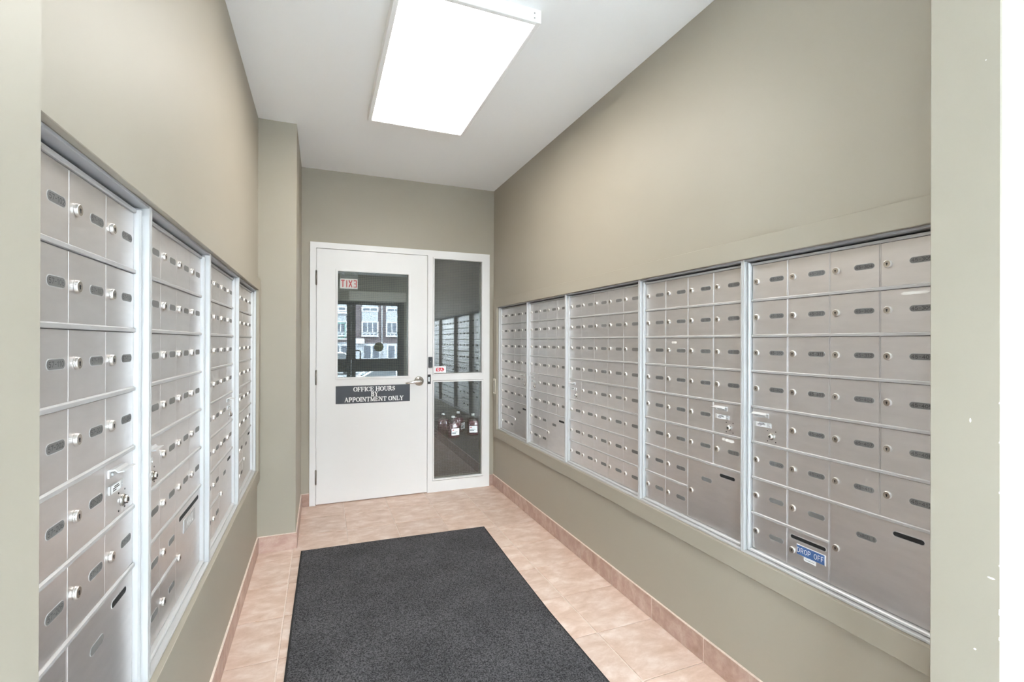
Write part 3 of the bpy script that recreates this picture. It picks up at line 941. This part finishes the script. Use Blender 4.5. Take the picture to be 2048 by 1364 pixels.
RP, RG = 0.1447, 0.042
t5 = {}
seq5 = [['45-302', '45-303', '45-304', '45-305'], ['45-306', '45-307', '45-308', '45-309'], ['45-310', '45-311', '45-312', '45-401'],
        ['45-402', '45-403', '45-404', '45-405'], ['', '45-406', '45-407', '45-408'], ['45-409', '45-410', '45-411', '45-412'], ['', '', 'PARCEL 8', '']]
for r, row in enumerate(seq5):
    for c_, s in enumerate(row): t5[(r, c_)] = s
seq4 = [['45-101', '45-102', '45-103', '45-104'], ['45-105', '45-106', '45-107', '45-108'], ['45-109', '45-110', '45-111', '45-112'],
        ['45-201', '45-202', '45-203', '45-204'], ['45-205', '45-206', '45-207', ''], ['45-208', '45-209', '45-210', '45-211'], ['45-212', '45-301', '', '']]
t4 = {(r, c_): s for r, row in enumerate(seq4) for c_, s in enumerate(row)}
seqL = [['57-101', '57-102', '57-103', '57-104'], ['57-105', '57-106', '57-107', '57-108'], ['57-109', '57-110', '57-111', '57-112'],
        ['57-201', '57-202', '57-203', '57-204'], ['57-205', '57-206', '57-207', ''], ['57-208', '57-209', '57-210', '57-211'], ['57-212', '57-301', '', '']]
tL = {(r, c_): s for r, row in enumerate(seqL) for c_, s in enumerate(row)}

y5 = 1.3045
y4 = y5 + RG + 4 * RP
y3 = y4 + RG + 5 * RP
y2 = y3 + RG + 4 * RP
y1 = y2 + RG + 4 * RP
c5 = cabinet('silver mailbox cabinet with the blue DROP OFF strip and the PARCEL 8 door', 'R', y5, 4, RP, RG, True, (4, 0), t5, special='dropoff', ends=(False, True))
c4 = cabinet('four column mailbox cabinet in the right wall next to the DROP OFF cabinet', 'R', y4, 4, RP, RG, True, (4, 3), t4)
cabinet('wide five column mailbox cabinet in the right wall without a parcel door', 'R', y3, 5, RP, RG, False, (4, 0))
cabinet('second mailbox cabinet from the office sidelight in the right wall', 'R', y2, 4, RP, RG, True, (4, 0))
cabinet('mailbox cabinet at the far end of the right wall next to the office sidelight', 'R', y1, 4, RP, RG, True, (4, 3), ends=(True, False))

LP, LG = 0.146, 0.045
lk, lb = 0.0262, 0.1065
e1 = 1.292
cabinet('left wall mailbox cabinet beside the opening, with labels numbered 57', 'L', e1 - 4 * LP, 4, LP, LG, True, (4, 3), tL, lk, lb, ends=(True, False))
cabinet('left wall mailbox cabinet with a MAIL plaque under its long slot', 'L', e1 + LG, 4, LP, LG, True, (4, 0), None, lk, lb, special='mail')
cabinet('left wall mailbox cabinet between the MAIL plaque cabinet and the last cabinet', 'L', e1 + 2 * LG + 4 * LP, 4, LP, LG, True, (4, 3), None, lk, lb)
cabinet('last mailbox cabinet of the left wall, next to the sage pilaster', 'L', e1 + 3 * LG + 8 * LP, 4, LP, LG, True, (4, 0), None, lk, lb, ends=(False, True))

# torn tape left on three doors
def tape(root, x, v, w, h):
    mb = MB()
    n = 9
    top, bot = [], []
    for i in range(n + 1):
        t = i / n
        top.append((x + w * t, h * (0.5 + 0.25 * random.random()) * (0.35 if i in (0, n) else 1)))
        bot.append((x + w * t, -h * (0.3 + 0.3 * random.random()) * (0.35 if i in (0, n) else 1)))
    mb.prism(bot + top[::-1], 'y', -0.0006, 0.0002)
    o = mb.obj('torn_tape', TAPE, root, (0, 0, ZT - OPZ0 - v))
    o['label'] = 'scrap of torn white tape'
tape(c5, 0.487, 0.1500, 0.066, 0.007)
tape(c4, 0.186, 0.2860, 0.032, 0.009)
tape(c4, 0.480, 0.6680, 0.014, 0.009)
tape(c4, 0.497, 0.6700, 0.042, 0.010)

# ------------------------------------------------------------------ ceiling light
def ceiling_fixture(label, x0, x1, y0, y1, lens, zb=2.618):
    t = thing('ceiling_light', label, 'ceiling light', ((x0 + x1) / 2, (y0 + y1) / 2, zb))
    cx, cy = (x0 + x1) / 2, (y0 + y1) / 2
    a, b, H = (x1 - x0) / 2, (y1 - y0) / 2, ZC - zb
    hs = MB()
    rim = 0.021
    hs.box(-a, -a + rim, -b, b, 0, H, ch=0.0015)
    hs.box(a - rim, a, -b, b, 0, H, ch=0.0015)
    hs.box(-a + rim, a - rim, -b, -b + rim, 0, H, ch=0.0015)
    hs.box(-a + rim, a - rim, b - rim, b, 0, H, ch=0.0015)
    hs.box(-a + rim, a - rim, -b + rim, b - rim, H - 0.012, H)
    hs.obj('housing', FIXT, t)
    MB().box(-a + rim, a - rim, -b + rim, b - rim, 0.004, 0.008).obj('diffuser', lens, t)
    sc = MB()
    for z in (0.016, 0.036):
        sc.lathe([(0.003, -0.001), (0.003, 0.0)], a - 0.03, -b, z, n=10)
    sc.obj('end_screws', DARKSTEEL, t)
    return t
ceiling_fixture('white rectangular ceiling light with a glowing diffuser above the mat', 0.2535, 0.8400, 1.781, 2.960, LENS)
ceiling_fixture('added fill light with a cool diffuser, unseen in the entry vestibule', -1.30, -0.69, -1.30, -0.10, VESTFILL)  # this and the next fixture are added out of view for fill light
ceiling_fixture('added fill light with a cool diffuser, unseen at the side of the entry vestibule', 2.05, 2.66, -1.30, -0.10, VESTFILL)

# ------------------------------------------------------------------ floor mat
mt = thing('floor_mat', 'charcoal speckled entrance mat lying on the tiles', 'mat', (0.46, 2.0, 0))
poly = [(-0.1134, 3.2197), (0.40, 3.206), (1.0643, 3.1781), (1.040, 2.55), (1.0249, 2.0585), (1.0265, 1.5434), (1.03, 0.80), (-0.142, 0.80), (-0.1298, 2.002), (-0.1242, 2.4989)]
loc2 = [(p[0] - 0.46, p[1] - 2.0) for p in poly]
MB().prism(loc2, 'z', 0.0005, 0.0055).obj('rubber_backing', RUBBER, mt)
cxm, cym = 0.0, 0.0
ins = []
for (x, y) in loc2:
    ins.append((x - math.copysign(0.009, x), y - math.copysign(0.009, y) if abs(y) > 1.1 else y))
MB().prism(ins, 'z', 0.005, 0.0085).obj('pile', PILE, mt)

# ------------------------------------------------------------------ fluid jugs in the office behind the sidelight
def jug(label, x, y, rz):
    t = thing('fluid_jug', label, 'jug', (x, y, 0), rz, 'jugs of pink fluid')
    def ringat(z, sx, sy, n=20, e=0.55):
        out = []
        for k in range(n):
            a = 2 * PI * k / n
            c, s = math.cos(a), math.sin(a)
            out.append((sx * math.copysign(abs(c) ** e, c), sy * math.copysign(abs(s) ** e, s), z))
        return out
    def loft(secs, m_, name):
        mb = MB()
        n = len(secs[0])
        fs = []
        for i in range(len(secs) - 1):
            for k in range(n):
                fs.append((i * n + k, i * n + (k + 1) % n, (i + 1) * n + (k + 1) % n, (i + 1) * n + k))
        mb.add([v for s in secs for v in s], fs, 0, True)
        mb.add(secs[0], [list(range(n))[::-1]]); mb.add(secs[-1], [list(range(n))])
        return mb.obj(name, m_, t)
    loft([ringat(0.001, 0.066, 0.062), ringat(0.012, 0.080, 0.076), ringat(0.17, 0.080, 0.076), ringat(0.215, 0.066, 0.062, e=.8), ringat(0.245, 0.034, 0.034, e=1), ringat(0.262, 0.021, 0.021, e=1), ringat(0.275, 0.021, 0.021, e=1)], JUGP, 'bottle')
    loft([ringat(0.006, 0.070, 0.066), ringat(0.014, 0.076, 0.072), ringat(0.168, 0.076, 0.072), ringat(0.205, 0.064, 0.060, e=.8)], FLUID, 'fluid')
    MB().lathe([(0.0235, 0.268), (0.0235, 0.290), (0.021, 0.294), (0, 0.294)], 0, 0, 0, axis='z', n=16).obj('cap', EXITW, t)
    MB().tube([(0.022, 0.0, 0.258), (0.045, 0, 0.275), (0.068, 0, 0.262), (0.079, 0, 0.225), (0.079, 0, 0.19)], 0.0085, 8).obj('grip', JUGP, t)
    lb_ = MB()
    lb_.box(-0.055, 0.055, -0.0785, -0.0765, 0.045, 0.135)
    lb_.box(-0.046, -0.022, -0.0790, -0.0785, 0.106, 0.122, mi=1)
    lb_.box(-0.048, 0.03, -0.0790, -0.0785, 0.085, 0.092, mi=2)
    lb_.box(-0.048, 0.01, -0.0790, -0.0785, 0.065, 0.078, mi=2)
    lb_.obj('label_sheet', [PAPER, RED, LABEL], t)
jug('front jug of pink fluid behind the lower sidelight pane', 1.665, 6.30, 0.15)
jug('jug of pink fluid to the side of the front jug, facing the pane', 1.975, 6.40, -0.2)
jug('rear jug of pink fluid between two labelled jugs', 1.84, 6.68, 0.8)
jug('rear jug of pink fluid half hidden by the front jug', 1.60, 6.60, 1.2)

# ------------------------------------------------------------------ vestibule: entry doors, exit sign, operator (seen mirrored in the wired glass)
def entry_leaf(name, label, x0, x1, pull_x, decal=False):
    d = struct(thing(name, label, None, (0, VY - 0.06, 0)))
    f = MB()
    s = 0.083 if name == 'door_2' else 0.083
    f.box(x0, x0 + s, -0.022, 0.022, 0.01, EZ - 0.045)
    f.box(x1 - s, x1, -0.022, 0.022, 0.01, EZ - 0.045)
    f.box(x0 + s, x1 - s, -0.022, 0.022, 2.056, EZ - 0.045)
    f.box(x0 + s, x1 - s, -0.022, 0.022, 0.68, 0.943)
    f.box(x0 + s, x1 - s, -0.022, 0.022, 0.01, 0.25)
    f.obj('door_leaf', DARKALU, d)
    for (z0, z1) in ((0.943, 2.056), (0.25, 0.68)):
        MB().box(x0 + s, x1 - s, -0.003, 0.003, z0, z1).obj('glass_pane', ENTRYGLASS, d)
    sx = x0 + 0.04 if pull_x > x0 and pull_x < x0 + 0.4 else x1 - 0.04
    p = [(sx, 0.02, 1.115), (sx, 0.06, 1.115)]
    dirn = 1 if pull_x > sx else -1
    p += [(sx + dirn * abs(pull_x - sx) * t, 0.065, 1.115) for t in (0.3, 0.8)]
    p += [(pull_x, 0.065, 1.095), (pull_x, 0.065, 0.82), (sx + dirn * abs(pull_x - sx) * 0.8, 0.065, 0.80), (sx, 0.06, 0.80), (sx, 0.02, 0.80)]
    MB().tube(p, 0.013, 10).obj('pull_handle', BLKPLASTIC, d)
    if decal:
        mb = MB()
        mb.lathe([(0.0975, 0.003), (0.0975, 0.005)], 1.115, 0, 1.1855, n=28)
        mb.obj('round_decal', BACKLIT, d)
    return d
entry_leaf('door_2', 'dark framed glass entry door with a round yellow decal coloured dark as if backlit, mirrored in the office glass', 0.571, 1.578, 0.744, True)
entry_leaf('door_3', 'dark framed glass entry door without a decal, mirrored in the office glass', -0.44, 0.567, 0.479)
ef = MB()
ef.box(EX0, -0.442, VY - 0.11, VY + 0.01, 0, EZ)
ef.box(1.580, EX1, VY - 0.11, VY + 0.01, 0, EZ)
ef.box(EX0, EX1, VY - 0.11, VY + 0.01, EZ - 0.043, EZ)
struct(ef.obj('trim_4', DARKALU))
op = thing('door_operator', 'long beige automatic door operator box above the entry doors', 'door operator', (1.085, VY, 2.135))
MB().box(-0.565, 0.565, 0, 0.11, 0, 0.19, ch=0.006).obj('cover', OPERATOR, op)
MB().box(-0.04, 0.33, 0.04, 0.075, -0.03, 0.0, ch=0.004).obj('closer_arm', CHROME, op)
ex = thing('exit_sign', 'white exit sign with red letters hanging in the vestibule', 'exit sign', (0.445, -0.66, 2.222))
MB().box(-0.153, 0.153, -0.03, 0.03, 0, 0.185, ch=0.004).obj('housing', EXITW, ex)
MB().box(-0.153, 0.153, -0.022, 0.022, 0.185, 0.300, ch=0.003).obj('battery_box', EXITW, ex)
MB().lathe([(0.012, 0.30), (0.012, 0.4495)], 0, 0, 0, axis='z', n=12).obj('stem', EXITW, ex)
for x in (-0.10, 0.10):
    MB().lathe([(0.024, 0.022), (0.027, 0.05), (0.0, 0.053)], x, 0, 0.255, n=16).obj('lamp_head', PAPER, ex)
MB().box(-0.145, 0.145, 0.03, 0.0325, 0.008, 0.177).obj('lit_face', EXITLIT, ex)
# letters face +y (towards the office door)
lt = MB()
letter(lt, 'EXIT', 0, 0.035, 0.112, 0, 0.017, SANS, .42, xs=.72)
lt.v = [(-p[0], 0.0335, p[2]) for p in lt.v]
lt.obj('lettering', EXITRED, ex)

# ------------------------------------------------------------------ outdoors (seen mirrored through the entry doors)
GZ = -1.2
struct(MB().box(-8, 9, -9.5, VY - 0.12, -0.2, -0.02).obj('ground_landing', CONCRETE))
struct(MB().box(-60, 70, -90, -9.5, GZ - 0.2, GZ).obj('ground', ASPHALT))
FYW = -52.0
def townhouse(label, x0, x1, bays, extra=None):
    t = thing('townhouse', label, 'townhouse', ((x0 + x1) / 2, FYW, GZ), 0, 'townhouses across the street')
    ox = (x0 + x1) / 2
    X = lambda x: x - ox
    Z = lambda z: z - GZ
    MB().box(X(x0), X(x1), -9, 0, 0, Z(9.4)).obj('brick_wall', BRICKM, t)
    MB().prism([(-9.6, Z(9.3)), (0.6, Z(9.3)), (0.6, Z(9.5)), (-4.5, Z(12.2)), (-9.6, Z(9.5))], 'x', X(x0) + 0.01, X(x1) - 0.01).obj('roof', SHINGLE, t)
    for (b0, b1) in bays:
        for zo in (0.0, 3.05):
            if zo == 0.0:
                bay = MB().box(X(b0), X(b1), 0, 0.55, Z(1.95), Z(5.75)).obj('bay', SIDING, t)
                # white surrounds and panes
            def frame(z0, z1, n, zoff):
                ww = (b1 - b0)
                f = MB().box(X(b0) - 0.05, X(b1) + 0.05, 0.5, 0.60, Z(z0 + zoff), Z(z1 + zoff))
                fo = f.obj('window_frame', TRIMW, t)
                for i in range(n):
                    a = b0 + 0.12 + i * (ww - 0.12) / n
                    b = b0 + (i + 1) * (ww - 0.12) / n
                    MB().box(X(a), X(b), 0.59, 0.615, Z(z0 + zoff + 0.13), Z(z1 + zoff - 0.13)).obj('pane', PANE, fo)
            if zo == 0.0:
                frame(2.30, 3.70, 3, 0)
                frame(1.93, 2.36, 4, 0)
                frame(4.88, 5.42, 2, 0)
                frame(5.75, 7.2, 3, 0)
                MB().box(X(b0) - 0.05, X(b1) + 0.05, 0.45, 0.62, Z(1.86), Z(1.96)).obj('sill', TRIMW, t)
        MB().box(X(b0) + 0.1, X(b1) + 0.3, 0, 0.14, GZ - GZ + 0.0, Z(0.98)).obj('ground_window_frame', TRIMW, t)
        for k in range(2):
            MB().box(X(b0) + 0.3 + k * 1.0, X(b0) + 1.05 + k * 1.0, 0.12, 0.16, Z(-0.72), Z(0.76)).obj('pane', PANE, t)
    return t
th = townhouse('brown brick townhouse with two white bays, mirrored in the office door glass', 3.3, 11.2, [(4.50, 6.37), (7.35, 9.25)])
ox = 7.25
MB().lathe([(0.07, 0.0), (0.07, 9.2)], 6.88 - ox, 0.1, 0.4, axis='z', n=10).obj('downspout', TRIMW, th)
cn = MB().box(3.75 - ox, 4.75 - ox, 0, 1.1, 1.05 - GZ, 1.65 - GZ).obj('porch_canopy', TRIMW, th)
MB().box(3.75 - ox, 4.70 - ox, 0.0, 0.5, 0, 1.06 - GZ).obj('porch_wall', SIDING, th)
MB().box(4.75 - ox, 11.2 - ox, -0.02, 0.06, 0, 1.05 - GZ).obj('ground_floor_cladding', SIDING, th)
t2 = townhouse('brown brick townhouse with a teal railed balcony window, mirrored in the office door glass', -5.0, 3.2, [(0.9, 2.72), (-3.2, -1.4)])
ox2 = -0.9
MB().box(0.7 - ox2, 2.85 - ox2, 0.6, 0.9, 4.55 - GZ, 4.80 - GZ).obj('white_ledge', TRIMW, t2)
bl = MB()
bl.box(0.8 - ox2, 2.65 - ox2, 0.9, 1.0, 3.38 - GZ, 3.5 - GZ)
bl.box(0.8 - ox2, 2.65 - ox2, 0.9, 1.0, 1.65 - GZ, 1.75 - GZ)
bl.box(2.53 - ox2, 2.65 - ox2, 0.9, 1.0, 1.65 - GZ, 3.5 - GZ)
bl.obj('balcony_rail', TEAL, t2)
MB().box(0.75 - ox2, 2.75 - ox2, 0.6, 1.0, 1.50 - GZ, 1.66 - GZ).obj('balcony_floor', TRIMW, t2)
MB().box(-5.0 - ox2, 3.2 - ox2, -0.02, 0.06, 0, 1.2 - GZ).obj('ground_floor_cladding', SIDING, t2)

def car(label, x, y, rz, paint, tall=0.0):
    t = thing('parked_car', label, 'car', (x, y, GZ), rz, 'cars parked outside')
    L, Wd, H = 4.5, 1.78, 1.42 + tall
    def prof(z, xs): return xs
    bd = MB()
    secs = [(-2.25, 0.42, 0.72), (-2.2, 0.28, 0.86), (-1.5, 0.24, 0.93), (-0.95, 0.22, 0.98), (1.2, 0.22, 1.0), (2.0, 0.26, 0.98), (2.22, 0.32, 0.90), (2.26, 0.45, 0.7)]
    ring = []
    for (xx, zb_, zt_) in secs:
        w = Wd / 2 * (0.86 if abs(xx) > 2.1 else 1.0)
        ring.append([(xx, -w * 0.96, zb_), (xx, -w, (zb_ + zt_) / 2), (xx, -w * 0.93, zt_), (xx, w * 0.93, zt_), (xx, w, (zb_ + zt_) / 2), (xx, w * 0.96, zb_)])
    n = 6
    fs = [(i * n + k, i * n + (k + 1) % n, (i + 1) * n + (k + 1) % n, (i + 1) * n + k) for i in range(len(ring) - 1) for k in range(n)]
    bd.add([v for r_ in ring for v in r_], fs, 0, True)
    bd.add(ring[0], [list(range(n))]); bd.add(ring[-1], [list(range(n))])
    bd.obj('body', paint, t)
    def cab(x0b, x1b, x0t, x1t, z0, z1, wb, wt, m_, name):
        vs = [(x0b, -wb, z0), (x1b, -wb, z0), (x1b, wb, z0), (x0b, wb, z0), (x0t, -wt, z1), (x1t, -wt, z1), (x1t, wt, z1), (x0t, wt, z1)]
        MB().add(vs, [(3, 2, 1, 0), (4, 5, 6, 7), (0, 1, 5, 4), (1, 2, 6, 5), (2, 3, 7, 6), (3, 0, 4, 7)]).obj(name, m_, t)
    cab(-1.15, 1.75, -0.45, 1.25, 0.95, H - 0.06, 0.80, 0.66, CARGL, 'windows')
    cab(-0.50, 1.30, -0.30, 1.10, H - 0.07, H, 0.69, 0.60, paint, 'roof_panel')
    pl = MB()
    for s in (-1, 1):
        for (xb, xt) in ((-1.15, -0.45), (0.35, 0.35), (1.75, 1.25)):
            pl.tube([(xb, s * 0.805, 0.95), (xt, s * 0.665, H - 0.05)], 0.045, 6)
    pl.obj('pillars', paint, t)
    for xx in (-1.42, 1.40):
        for s in (-1, 1):
            w = MB().lathe([(0.20, 0), (0.32, 0), (0.32, 0.2), (0.20, 0.2)], xx, s * 0.80 - 0.1, 0.32, axis='y', n=18).obj('wheel', RUBBER, t)
            MB().lathe([(0.20, -0.005), (0.05, -0.02), (0.0, -0.02)] if s < 0 else [(0.20, 0.205), (0.05, 0.22), (0.0, 0.22)], xx, s * 0.80 - 0.1, 0.32, axis='y', n=14).obj('hub', STEEL, w)
car('white car parked closest to the entry doors, seen through the lower glass', 2.75, -14.0, 0, CARW)
car('silver car parked beside the closest white car', -1.9, -13.4, 0.05, CARG, 0.1)
car('white car parked across the street by the townhouse bays', 6.6, -30.0, 0, CARW)
car('white tall car parked across the street by the teal balcony', 0.4, -30.5, 0, CARW, 0.25)
